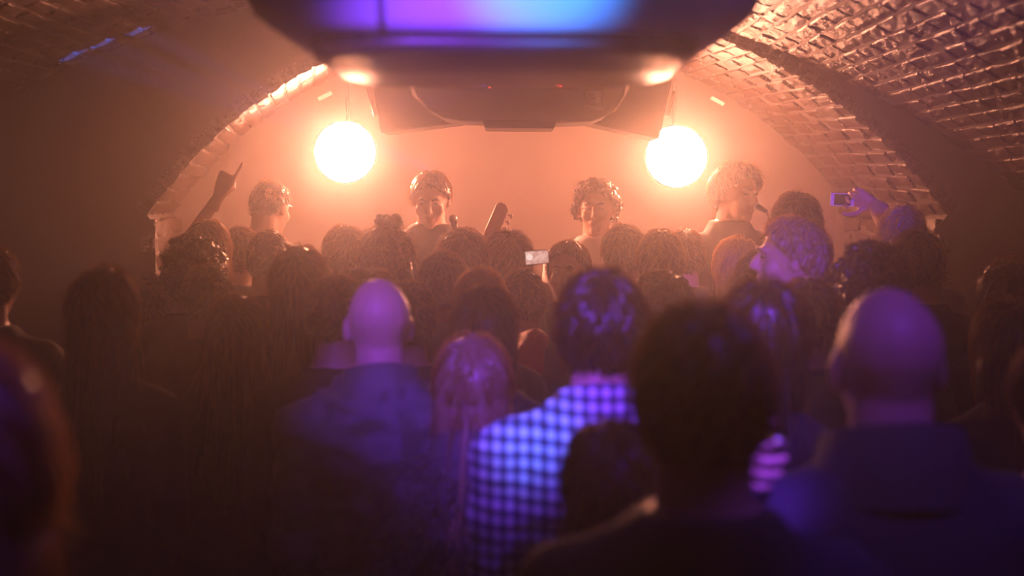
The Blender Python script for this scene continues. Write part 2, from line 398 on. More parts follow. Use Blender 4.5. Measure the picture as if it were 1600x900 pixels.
# ---- the two stage lamps
def stage_lamp(px, py, label, yaw):
    c = at(px, py, 7.12); t = thing('stage_lamp', label, 'stage lamp', c, yaw, 'lamps at the back of the stage')
    def ring(y, r): return [(r*math.cos(a), y, r*math.sin(a)) for a in np.linspace(0, 2*math.pi, 32, endpoint=False)]
    g = Geo(); g.rings([ring(-0.05, 0.150), ring(-0.05, 0.158), ring(0.02, 0.158), ring(0.12, 0.125), ring(0.2, 0.07), ring(0.23, 0.03)], caps=False)
    g.rings([ring(0.229, 0.03), ring(0.23, 0.001)], caps=False); g.build('housing', M['black_metal'], t)
    g = Geo(); g.rings([ring(-0.02, 0.151), ring(-0.05, 0.135), ring(-0.065, 0.09), ring(-0.075, 0.03), ring(-0.076, 0.002)], caps=False); g.build('lens', M['lamp_lens'], t)
    for s in (-1, 1):
        g = Geo(); g.box((s*0.10, 0.17, 0.04), (0.008, 0.03, 0.14)); g.build('yoke', M['black_metal'], t, smooth=False)
        g = Geo(); g.tube([(s*0.07, 0.17, 0), (s*0.12, 0.17, 0)], 0.014, 10); g.build('knob', M['black_plastic'], t)
    g = Geo(); g.box((0, 0.17, 0.112), (0.208, 0.03, 0.008)); g.build('yoke_bar', M['black_metal'], t, smooth=False)
    top = IZ + math.sqrt(IR**2 - (c.x-IC-SKEW*(c.y-YA))**2) - c.z
    g = Geo(); g.tube([(0, 0.17, 0.11), (0, 0.17, top-0.03)], 0.012, 8); g.build('hanger', M['black_metal'], t)
    l = bpy.data.lights.new('lamp_light', 'POINT'); l.energy = LAMP_W; l.color = LAMP_COL; l.shadow_soft_size = 0.10
    lo = bpy.data.objects.new('lamp_light', l); col.objects.link(lo); lo.parent = t; lo.location = (0, -0.19, 0)
stage_lamp(540, 238, 'round stage lamp glaring white on the left, between pointing arm and bass player', 0.05)
stage_lamp(1056, 245, 'round stage lamp glaring white on the right, between singer and musician at the microphone', -0.05)
for px, py, rot, lab in ((508, 150, 0.45, 'small pale clip on the stage wall above the left lamp'), (1121, 158, -0.5, 'small pale clip on the stage wall above the right lamp')):
    g = Geo(); g.box((0, 0, 0), (0.075, 0.03, 0.018)); g.box((0, 0.02, 0), (0.03, 0.03, 0.012))
    o = g.build('wall_clip', M['white_plastic'], smooth=False, bevel=0.003); o.location = at(px, py, YB-0.035); o.rotation_euler = (0, rot*-1, 0)
    tag(o, lab, 'clip', 'clips above the lamps')

# ---- projector hanging close overhead
def superellipse(hw, hd, z, n=48, e=5.0):
    out = []
    for a in np.linspace(0, 2*math.pi, n, endpoint=False):
        c, s = math.cos(a), math.sin(a); out.append((hw*abs(c)**(2/e)*np.sign(c), hd*abs(s)**(2/e)*np.sign(s), z))
    return out
pr = thing('ceiling_projector', 'large rounded pale projector hanging close overhead, lit violet and blue from behind', 'projector', (-0.012, 2.38, CAM_Z))
zz = [(0.236, .318, .345), (0.25, .345, .355), (0.276, .383, .368), (0.33, .405, .375), (0.42, .405, .375), (0.46, .39, .36), (0.475, .34, .32)]
g = Geo(); g.rings([superellipse(w, d, z) for z, w, d in zz]); g.build('shell', M['shell'], pr)
g = Geo(); g.rings([superellipse(w, d, z) for z, w, d in ((0.205, .27, .315), (0.212, .295, .335), (0.237, .300, .325))]); g.build('underside', M['gloss_black'], pr)
g = Geo()
for sx in (-0.17, ):
    g.tube([(sx-0.002, -0.345, 0.238), (sx-0.002, -0.355, 0.25), (sx-0.002, -0.368, 0.276), (sx-0.002, -0.375, 0.33), (sx-0.002, -0.375, 0.42)], 0.006, 6)
g.build('panel_seam', M['grey_plastic'], pr)
g = Geo(); g.tube([(0, 0, 0.47), (0, 0, OZ+OR-CAM_Z-0.03)], 0.025, 16); g.build('mount_pole', M['black_metal'], pr)
g = Geo(); g.tube([(0, 0, OZ+OR-CAM_Z-0.05), (0, 0, OZ+OR-CAM_Z-0.03)], 0.09, 24); g.build('ceiling_plate', M['black_metal'], pr)
g = Geo()
for k in range(9): g.box((0.20+0.014*k, -0.3745, 0.37), (0.006, 0.006, 0.07))
g.build('vent', M['grey_plastic'], pr, smooth=False)

# ---- the equipment hung in front of the arch: a rounded unit between two splayed loudspeakers
YU = 5.55
def poly(pts, y): return [(at(x, y_, y).x, at(x, y_, y).z) for x, y_ in pts]
hu = thing('hanging_unit', 'rounded dark unit with a sticker and red light between the two hanging loudspeakers', 'projector', (0, YU, 0))
g = Geo(); g.prism(poly([(638, 70), (640, 118), (650, 148), (668, 170), (692, 184), (720, 189), (748, 190), (872, 192), (925, 190), (948, 181), (965, 166), (975, 150), (978, 135), (978, 70)], YU), 0, 0.34)
body = g.build('body', M['grey_plastic'], hu, smooth=False, bevel=0.012)
g = Geo(); g.prism(poly([(752, 188), (757, 200), (866, 201), (871, 188)], YU), -0.012, 0.30); g.build('bottom_plate', M['black_plastic'], hu, smooth=False, bevel=0.004)
g = Geo(); g.prism(poly([(914, 141), (942, 141), (943, 170), (914, 169)], YU), -0.003, 0.002); st_ = g.build('sticker', M['label'], hu, smooth=False)
g = Geo()
def mark(pts, w=0.0013): g.tube([(at(x, y, YU).x, -0.0035, at(x, y, YU).z) for x, y in pts], w, 5)
mark([(922+3.5*math.cos(t), 150+4*math.sin(t)) for t in np.linspace(0.4, 6.0, 14)]); mark([(923, 148), (926, 152), (922, 154)])
mark([(933+3.5*math.cos(t), 150+4*math.sin(t)) for t in np.linspace(0.6, 5.7, 14)]); mark([(933, 147), (931, 154)])
mark([(919, 157), (935, 157)]); mark([(920, 160), (925, 160), (919, 166), (925, 166)]); mark([(928, 166), (929, 160), (931, 166), (933, 160), (934, 166)]); mark([(936, 160), (939, 160), (939, 166)])
g.build('sticker_print', M['ink'], st_)
for (x, y, mt, w) in ((872, 132, 'red_led', 0.011), (876, 134, 'red_led', 0.008), (765, 137, 'red_led', 0.004), (748, 128, 'blue_led', 0.006), (752, 131, 'blue_led', 0.007), (757, 133, 'blue_led', 0.006)):
    p = at(x, y, YU); g = Geo(); g.ellipsoid((p.x, -0.004, p.z), (w, 0.006, w*0.8), seg=10, rg=6); g.build('indicator_light', M[mt], hu)
for x in (700, 920):
    p = at(x, 75, YU); g = Geo(); top = OZ + math.sqrt(OR**2-(p.x-OC)**2)
    g.tube([(p.x, 0.17, p.z-0.02), (p.x, 0.17, top-0.035)], 0.014, 10); g.build('hanger', M['black_metal'], hu)
def speaker(pts, slots, label):
    cx = sum(p[0] for p in pts)/len(pts); t = thing('loudspeaker', label, 'loudspeaker', (0, YU+0.38, 0), 0, 'hanging loudspeakers')
    g = Geo(); g.prism(poly(pts, YU+0.38), 0.012, 0.30); g.build('cabinet', M['cabinet'], t, smooth=False, bevel=0.006)
    c = np.mean(pts, axis=0); ins = [tuple(c + (np.array(p)-c)*0.93) for p in pts]
    g = Geo(); g.prism(poly(ins, YU+0.38), 0.0, 0.02); g.build('grille', M['grille'], t, smooth=False, bevel=0.003)
    g = Geo(); a, b = slots; pa, pb = at(*a, YU+0.38), at(*b, YU+0.38); g.tube([(pa.x, 0.1, pa.z), (pb.x, 0.1, pb.z)], 0.008, 8); g.build('side_rail', M['steel'], t)
    p = at(cx, 90, YU+0.38); top = OZ + math.sqrt(OR**2-(p.x-OC)**2); g = Geo(); g.tube([(p.x, 0.15, p.z-0.1), (p.x, 0.15, top-0.035)], 0.014, 10); g.build('hanger', M['black_metal'], t)
speaker([(576, 100), (632, 100), (645, 150), (688, 186), (722, 191), (595, 207)], ((571, 135), (583, 178)), 'splayed loudspeaker hanging beside the left stage lamp')
speaker([(1056, 100), (984, 100), (982, 140), (962, 175), (920, 192), (1030, 217)], ((1059, 140), (1046, 180)), 'splayed loudspeaker hanging beside the right stage lamp')

# ------------------------------------------------------------------ people
HC = Vector((0, 0.02, 1.625)); HSC = 1.0        # centre of the head of a 1.75 m figure facing +Y
def head_shapes(g, Mh, fine):
    R = Mh.to_3x3()
    def e(c, r): g.ellipsoid(Mh @ Vector(c), r, R)
    def cap(a, ra, b, rb): g.capsule(Mh @ Vector(a), ra*HSC, Mh @ Vector(b), rb*HSC, 10)
    e((0, -.012, .012), (.079, .097, .099)); e((0, -.035, .022), (.078, .078, .08)); e((0, .03, -.045), (.057, .062, .073)); e((0, .068, -.096), (.026, .022, .022))
    for s in (-1, 1):
        e((s*.036, .055, -.032), (.028, .028, .03)); e((s*.081, -.008, -.012), (.010, .020, .031)); e((s*.03, .083, .024), (.024, .012, .009))
    cap((0, .09, .012), .008, (0, .111, -.026), .0125); e((0, .099, -.033), (.018, .011, .009)); e((0, .090, -.060), (.024, .010, .006)); e((0, .089, -.070), (.021, .010, .006))
TORSO = {'m': [(.82, .15, .10, 0), (.95, .165, .112, 0), (1.08, .150, .10, .005), (1.22, .165, .115, .005), (1.34, .182, .118, -.005), (1.40, .165, .10, -.012), (1.455, .112, .078, -.02), (1.50, .078, .066, -.02)],
         'f': [(.80, .16, .10, 0), (.93, .172, .115, -.005), (1.07, .128, .09, .005), (1.20, .142, .105, .01), (1.32, .158, .112, .0), (1.39, .156, .09, -.012), (1.44, .105, .068, -.02), (1.48, .058, .052, -.02)]}
SH = {'m': (.176, 1.375), 'f': (.155, 1.36)}
def arms(pose, sex):
    """per side: shoulder, elbow, wrist, finger direction, palm direction, hand"""
    sx, sz = SH[sex]; out = {}
    for s in (-1, 1):
        S = Vector((s*sx, -.01, sz))
        if pose in ('front', 'point', 'phone1', 'reach', 'sip', 'bass', 'phone2'):
            E, W, d, n, h = (s*(sx+.03), -.03, 1.12), (s*.13, .12, .95), (-s*.35, .25, -.9), (-s*.8, -.5, 0), 'relaxed'
        if pose == 'down':
            E, W, d, n, h = (s*(sx+.05), -.02, 1.11), (s*(sx+.06), .05, .86), (0, .15, -1), (-s, 0, 0), 'relaxed'
        if pose == 'point' and s < 0: E, W, d, n, h = (-.14, .20, 1.64), (.005, .22, 1.845), (.42, 0.05, .9), (.15, .95, 0), 'point'
        if pose == 'phone1' and s < 0: E, W, d, n, h = (.055, .27, 1.60), (-.005, .42, 1.755), (-.85, .1, .35), (-.2, -.9, -.3), 'grip'
        if pose == 'phone2': E, W, d, n, h = (s*.2, .26, 1.30), (s*.10+.02, .34, 1.58), (-s*.35, .1, .9), (-s*.8, -.45, -.2), 'grip'
        if pose == 'reach' and s > 0: E, W, d, n, h = (.27, -.06, 1.58), (.20, -.30, 1.745), (-.05, -1, -.05), (1, 0, 0), 'grip'
        if pose == 'sip' and s > 0: E, W, d, n, h = (.22, .10, 1.56), (.07, .24, 1.48), (-.8, -.1, .5), (-.2, -.9, 0), 'grip'
        if pose == 'bass' and s > 0: E, W, d, n, h = (.27, -.03, 1.14), (.10, .20, 1.03), (-.8, .2, -.5), (0, -1, .1), 'relaxed'
        if pose == 'bass' and s < 0: E, W, d, n, h = (-.30, .05, 1.20), (-.23, .27, 1.36), (.3, .6, .7), (0.9, -.3, .2), 'grip'
        out[s] = (S, Vector(E), Vector(W), Vector(d).normalized(), Vector(n), h)
    return out
HANDS = {}
def hand_mesh(kind):
    """a right hand: wrist at 0, fingers along +Y, palm facing -Z, thumb on -X"""
    if kind in HANDS: return HANDS[kind]
    g = Geo()
    g.capsule((0, -.05, 0), .026, (0, .0, 0), .024, 10)
    g.rings([[(w*math.cos(a), y, t*math.sin(a)) for a in np.linspace(0, 2*math.pi, 14, endpoint=False)] for y, w, t in ((-.012, .024, .018), (.02, .033, .019), (.055, .041, .017), (.088, .041, .013), (.096, .034, .008))])
    curl = {'relaxed': (.35, .45, .3), 'grip': (.75, .9, .6), 'point': (1.35, 1.6, .9)}[kind]
    for i, (L, r) in enumerate(((.075, .0085), (.083, .009), (.077, .0085), (.06, .0075))):
        p = Vector((-.031+.0207*i, .086-.004*abs(i-1.2), 0)); fan = (i-1.5)*.05; ang = 0; c = curl
        if kind == 'point' and i == 0: c = (.05, .05, .05)
        for k, fr in enumerate((.46, .31, .23)):
            ang += c[k]*(1+.06*i); q = p + Vector((math.sin(fan), math.cos(ang), -math.sin(ang)))*(L*fr); g.capsule(p, r*(1-.08*k), q, r*(.93-.08*k), 9); p = q
    p = Vector((-.022, .02, -.006))
    for d, L, r in ((Vector((-.3, .75, -.6)), .04, .013), (Vector((.5, .6, -.6)), .03, .0105), (Vector((.8, .3, -.3)), .024, .009)) if kind == 'point' else ((Vector((-.75, .6, -.35)), .045, .013), (Vector((-.45, .85, -.4)), .034, .0105), (Vector((-.1, .95, -.35)), .027, .009)):
        q = p + d.normalized()*L; g.capsule(p, r, q, r*.88, 9); p = q
    HANDS[kind] = fuse(g, .0045, 2); return HANDS[kind]
def hand_matrix(W, d, n, side):
    z = -(n - d*n.dot(d)).normalized(); x = d.cross(z)
    R = Matrix((x, d, z)).transposed()
    if side < 0: R = R @ Matrix.Diagonal((-1, 1, 1))
    T = R.to_4x4(); T.translation = W; return T
def torso(g, sex, infl, zlo=None, ext=None):
    rows = TORSO[sex]
    rr = []
    for z, w, d, y in rows:
        rr.append([((w+infl)*np.sign(math.cos(a))*abs(math.cos(a))**.85, y+(d+infl)*np.sign(math.sin(a))*abs(math.sin(a))**.85, z) for a in np.linspace(0, 2*math.pi, 28, endpoint=False)])
    if ext:
        w, d = ext; low = [[(w*math.cos(a), d*math.sin(a), zlo) for a in np.linspace(0, 2*math.pi, 28, endpoint=False)]]; rr = low + rr[1:]
    g.rings(rr)
LEGS = lambda s: (Vector((s*.088, 0, .88)), Vector((s*.10, .012, .48)), Vector((s*.105, -.01, .075)))
def head_matrix(pitch):
    piv = Vector((0, -.01, 1.53))
    return Matrix.Translation(piv) @ Matrix.Rotation(math.radians(pitch), 4, 'X') @ Matrix.Translation(HC - piv) @ Matrix.Scale(HSC, 4)
CACHE = {}
def body_mesh(sex, pose, pitch, fine):
    key = ('b', sex, pose, pitch, fine)
    if key in CACHE: return CACHE[key]
    g = Geo(); Mh = head_matrix(pitch); head_shapes(g, Mh, fine); torso(g, sex, 0)
    nr = .062 if sex == 'm' else .050
    g.capsule((0, -.025, 1.42), nr*1.12, Mh @ Vector((0, -.03, -.045)), nr, 14)
    k = 1 if sex == 'm' else .86; A = arms(pose, sex)
    for s in (-1, 1):
        S, E, W, d, n, h = A[s]
        g.ellipsoid(S, (.062*k, .062*k, .066*k)); g.capsule(S, .054*k, E, .040*k); g.capsule(E, .041*k, W, .026*k)
        g.capsule(Vector((s*sx_(sex)*.30, -.02, 1.45)), .045*k, S + Vector((0, 0, .005)), .052*k)
        h_, kn, an = LEGS(s); g.capsule(h_, .088, kn, .056); g.capsule(kn, .057, an, .038); g.ellipsoid((an.x, .055, .042), (.042, .12, .04))
    m = fuse(g, .0065 if fine else .0095, 3 if fine else 4)
    m2 = join_meshes(m, [(hand_mesh(A[s][5]), hand_matrix(A[s][2], A[s][3], A[s][4], s)) for s in (-1, 1)])
    bpy.data.meshes.remove(m); CACHE[key] = m2; return m2
def sx_(sex): return SH[sex][0]
def top_mesh(style, sex, pose, seed=0):
    key = ('t', style, sex, pose, seed)
    if key in CACHE: return CACHE[key]
    infl, wr, ws = {'tee': (.010, .004, 8), 'long': (.014, .007, 9), 'jacket': (.020, .017, 10), 'coat': (.028, .004, 6)}[style]
    g = Geo(); k = 1 if sex == 'm' else .86
    if style == 'coat': torso(g, sex, infl, .55, (.22, .17))
    else: torso(g, sex, infl, .86, (.165+infl, .115+infl))
    A = arms(pose, sex)
    for s in (-1, 1):
        S, E, W, d, n, h = A[s]
        g.ellipsoid(S, (.062*k+infl, .062*k+infl, .066*k+infl)); g.capsule(Vector((s*sx_(sex)*.30, -.02, 1.44)), .045*k+infl*.8, S + Vector((0, 0, .005)), .052*k+infl)
        if style == 'tee': g.capsule(S, .056*k+infl, S.lerp(E, .62), .05*k+infl)
        else:
            g.capsule(S, .056*k+infl, E, .043*k+infl); g.capsule(E, .044*k+infl, W.lerp(E, .08), .031*k+infl*.8)
    m = fuse(g, .011, 4, wr, ws, seed); CACHE[key] = m; return m
def trouser_mesh(sex):
    key = ('l', sex)
    if key in CACHE: return CACHE[key]
    g = Geo()
    for s in (-1, 1):
        h, kn, an = LEGS(s); g.capsule(h, .10, kn, .07); g.capsule(kn, .07, an+Vector((0, 0, .03)), .06)
    w = .172 if sex == 'm' else .178
    g.rings([[(q*math.cos(a), q*.7*math.sin(a), z) for a in np.linspace(0, 2*math.pi, 24, endpoint=False)] for z, q in ((.80, w), (.92, w+.006), (1.0, w-.008))])
    CACHE[key] = fuse(g, .014, 3, .005, 9); return CACHE[key]
def shoe_mesh():
    if 's' in CACHE: return CACHE['s']
    g = Geo(); g.ellipsoid((0, .05, .045), (.05, .135, .045)); g.capsule((0, -.03, .05), .05, (0, -.02, .11), .045); g.box((0, .04, .012), (.088, .26, .024))
    CACHE['s'] = fuse(g, .01, 3); return CACHE['s']

# ---- hair: a cap, locks laid over it, and loose fine strands
SKC = Vector((0, -.012, .012)); SKR = Vector((.077, .097, .100))
CROWN = Vector((0, -.35, .94)).normalized()
HSTY = {  # thickness, lock length, lock radius, count, strays
 'buzz': (.006, .02, .004, 260, 160), 'short': (.010, .055, .0065, 330, 330), 'fluffy': (.021, .075, .009, 360, 380), 'curly': (.022, .05, .008, 330, 300),
 'long': (.010, .46, .009, 300, 330), 'longcurly': (.022, .38, .012, 300, 330), 'longwavy': (.024, .55, .015, 330, 450), 'bob': (.016, .24, .010, 320, 320)}
def hairline(d):
    back = .5 - .5*(d.y/max(1e-6, math.hypot(d.x, d.y)))      # 1 at the back, 0 in front
    n_ = .07*noise.noise(d*9)
    return n_ + (.64 - 1.30*min(1, back*1.35) if back < .74 else -.74)
def hair_mesh(style, seed):
    key = ('h', style, seed)
    if key in CACHE: return CACHE[key]
    r = random.Random(seed*31+len(style)); t, L, rad, cnt, stray = HSTY[style]; g = Geo()
    long = L > .2; off = Vector((seed*5.3, 2.2, seed))
    def surf(d, lift): return SKC + Vector((d.x*(SKR.x+lift), d.y*(SKR.y+lift), d.z*(SKR.z+lift)))
    rows = []
    lump = {'short': .18, 'buzz': .05, 'fluffy': .4, 'curly': .5}.get(style, .25)
    for i in range(25):
        th = math.pi*(.01+.98*i/24); row = []
        for a in np.linspace(0, 2*math.pi, 36, endpoint=False):
            d = Vector((math.sin(th)*math.cos(a), math.sin(th)*math.sin(a), math.cos(th)))
            edge = min(1, max(-1, (d.z-hairline(d))*7)); q = t*.8*(1+lump*noise.noise(d*5+off)) if edge > 0 else 0
            row.append(tuple(surf(d, q*edge if edge > 0 else -.012)))
        rows.append(row)
    g.rings(rows)
    if long:                          # the solid fall of hair down the neck and back
        fall = L - .08; lw = .088 if style == 'long' else .10
        pr_ = [(.03, lw, .085, -.035), (-.06, lw+.005, .072, -.045), (-.14, lw-.003, .05, -.068), (-.14-fall*.35, lw, .038, -.10), (-.14-fall*.7, lw+.012, .03, -.128), (-.14-fall*.93, lw-.02, .02, -.135)]
        if style == 'longwavy': pr_ = [(z, w*(1+.5*max(0, -z)), d_, y) for z, w, d_, y in pr_]
        if style == 'bob': pr_ = [(.03, .092, .09, -.03), (-.05, .10, .08, -.035), (-.115, .096, .07, -.04), (-.13, .07, .05, -.04)]
        g.rings([[(w*math.cos(a), y+d_*math.sin(a), z) for a in np.linspace(0, 2*math.pi, 28, endpoint=False)] for z, w, d_, y in pr_])
    def lock(d0, length, rad, jit, lift0, fine):
        n = 9 if long else 5
        if long and d0.y > .15 and abs(d0.x) < .8: length = min(length, .05)       # keeps the face clear
        ax = CROWN; d = d0.copy(); p = surf(d, lift0*.6); pts = [p]
        w = Vector((r.gauss(0, 1), r.gauss(0, 1), r.gauss(0, .4)))*jit
        tan = d - ax*ax.dot(d); tan = (d*ax.dot(d) - ax) if tan.length > .05 else Vector((r.gauss(0, 1), r.gauss(0, 1), 0)); tan.normalize()
        if style in ('curly',) or (style == 'longcurly' and fine):
            u = d.orthogonal().normalized(); v = d.cross(u); cr = r.uniform(.008, .014); ph = r.uniform(0, 6.28); pts = []
            for k in range(7):
                f = k/6; a = ph+f*r.uniform(5, 8); pts.append(surf(d, lift0*.5) + d*(f*min(length, .07)*.42) + (u*math.cos(a)+v*math.sin(a))*cr*(.4+f) + w*f + tan*f*.012)
        else:
            step = length/n; hang = False; ph = r.uniform(0, 6.28)
            for k in range(n):
                tan2 = (d*ax.dot(d) - ax); tan2 = tan2.normalized() if tan2.length > .1 else tan
                if long and (p.z < -.03 or hang):
                    hang = True; dz = Vector((.06*np.sign(p.x)*(1 if style != 'long' else .5), -.18 if p.z > -.30 and p.y > -.15 else 0, -1)).normalized()
                    if style == 'bob': dz = Vector((-.2*p.x/.1, .0, -1)).normalized()
                    wav = Vector((math.sin(ph+k*1.6), math.cos(ph+k*1.3), 0))*(.012 if style in ('longcurly', 'longwavy') else .002)
                    p = p + dz*step + w*.35 + wav
                    if style != 'bob' and p.z < -.05 and p.y > -.02 and not fine: p.y -= .012
                else:
                    q = p + tan2*step + w*.5; dd = Vector(((q.x-SKC.x)/SKR.x, (q.y-SKC.y)/SKR.y, (q.z-SKC.z)/SKR.z)).normalized()
                    lf = lift0*(1+.25*k/n) + (r.uniform(0, .008) if fine else 0) + (t*.5*k/n if style == 'fluffy' else 0); d = dd; p = surf(dd, lf)
                pts.append(p)
                if not long and d.z < hairline(d) + (.04 if d.y < 0 else .0): break
        m = len(pts)
        if fine: g.tube(pts, [rad*(1-.6*i/m) for i in range(m)], 3, caps=False)
        else: g.tube(pts, [rad*(.75+.5*math.sin(math.pi*min(1, (i+.4)/m*1.0))) * (1 if i < m-1 else .35) for i in range(m)], 5, flat=.55)
    made = 0; tries = 0; nlock = 0
    while made < cnt+stray and tries < 9000:
        tries += 1; z = r.uniform(-.6, 1); a = r.uniform(0, 2*math.pi); q = math.sqrt(1-z*z) if z > -1 else 0; d = Vector((q*math.cos(a), q*math.sin(a), z))
        if d.z < hairline(d)+.05: continue
        made += 1; fine = made > cnt
        if fine and not nlock: nlock = len(g.f)
        if fine: lock(d, min(L, .16)*r.uniform(.5, 1.05) if made % 3 else L*r.uniform(.6, 1.02), .0013, .012 if not long else .008, t*r.uniform(.9, 1.5)+.003, True)
        else: lock(d, L*r.uniform(.75, 1.05), rad*r.uniform(.7, 1.2), .004 if style in ('short', 'long', 'buzz', 'bob') else .010, t*r.uniform(.75, 1.05), False)
    m = g.mesh('hair'); m.polygons.foreach_set('material_index', [0 if i < nlock else 1 for i in range(len(m.polygons))]); CACHE[key] = m; return m
HT = {'bald': .0, 'buzz': .007, 'short': .013, 'fluffy': .032, 'curly': .036, 'long': .016, 'longcurly': .034, 'longwavy': .034, 'bob': .022}
FINE = {'singer', 'bassist', 'miked', 'capless', 'c19', 'c37', 'c13', 'c28', 'c26', 'plaid'}
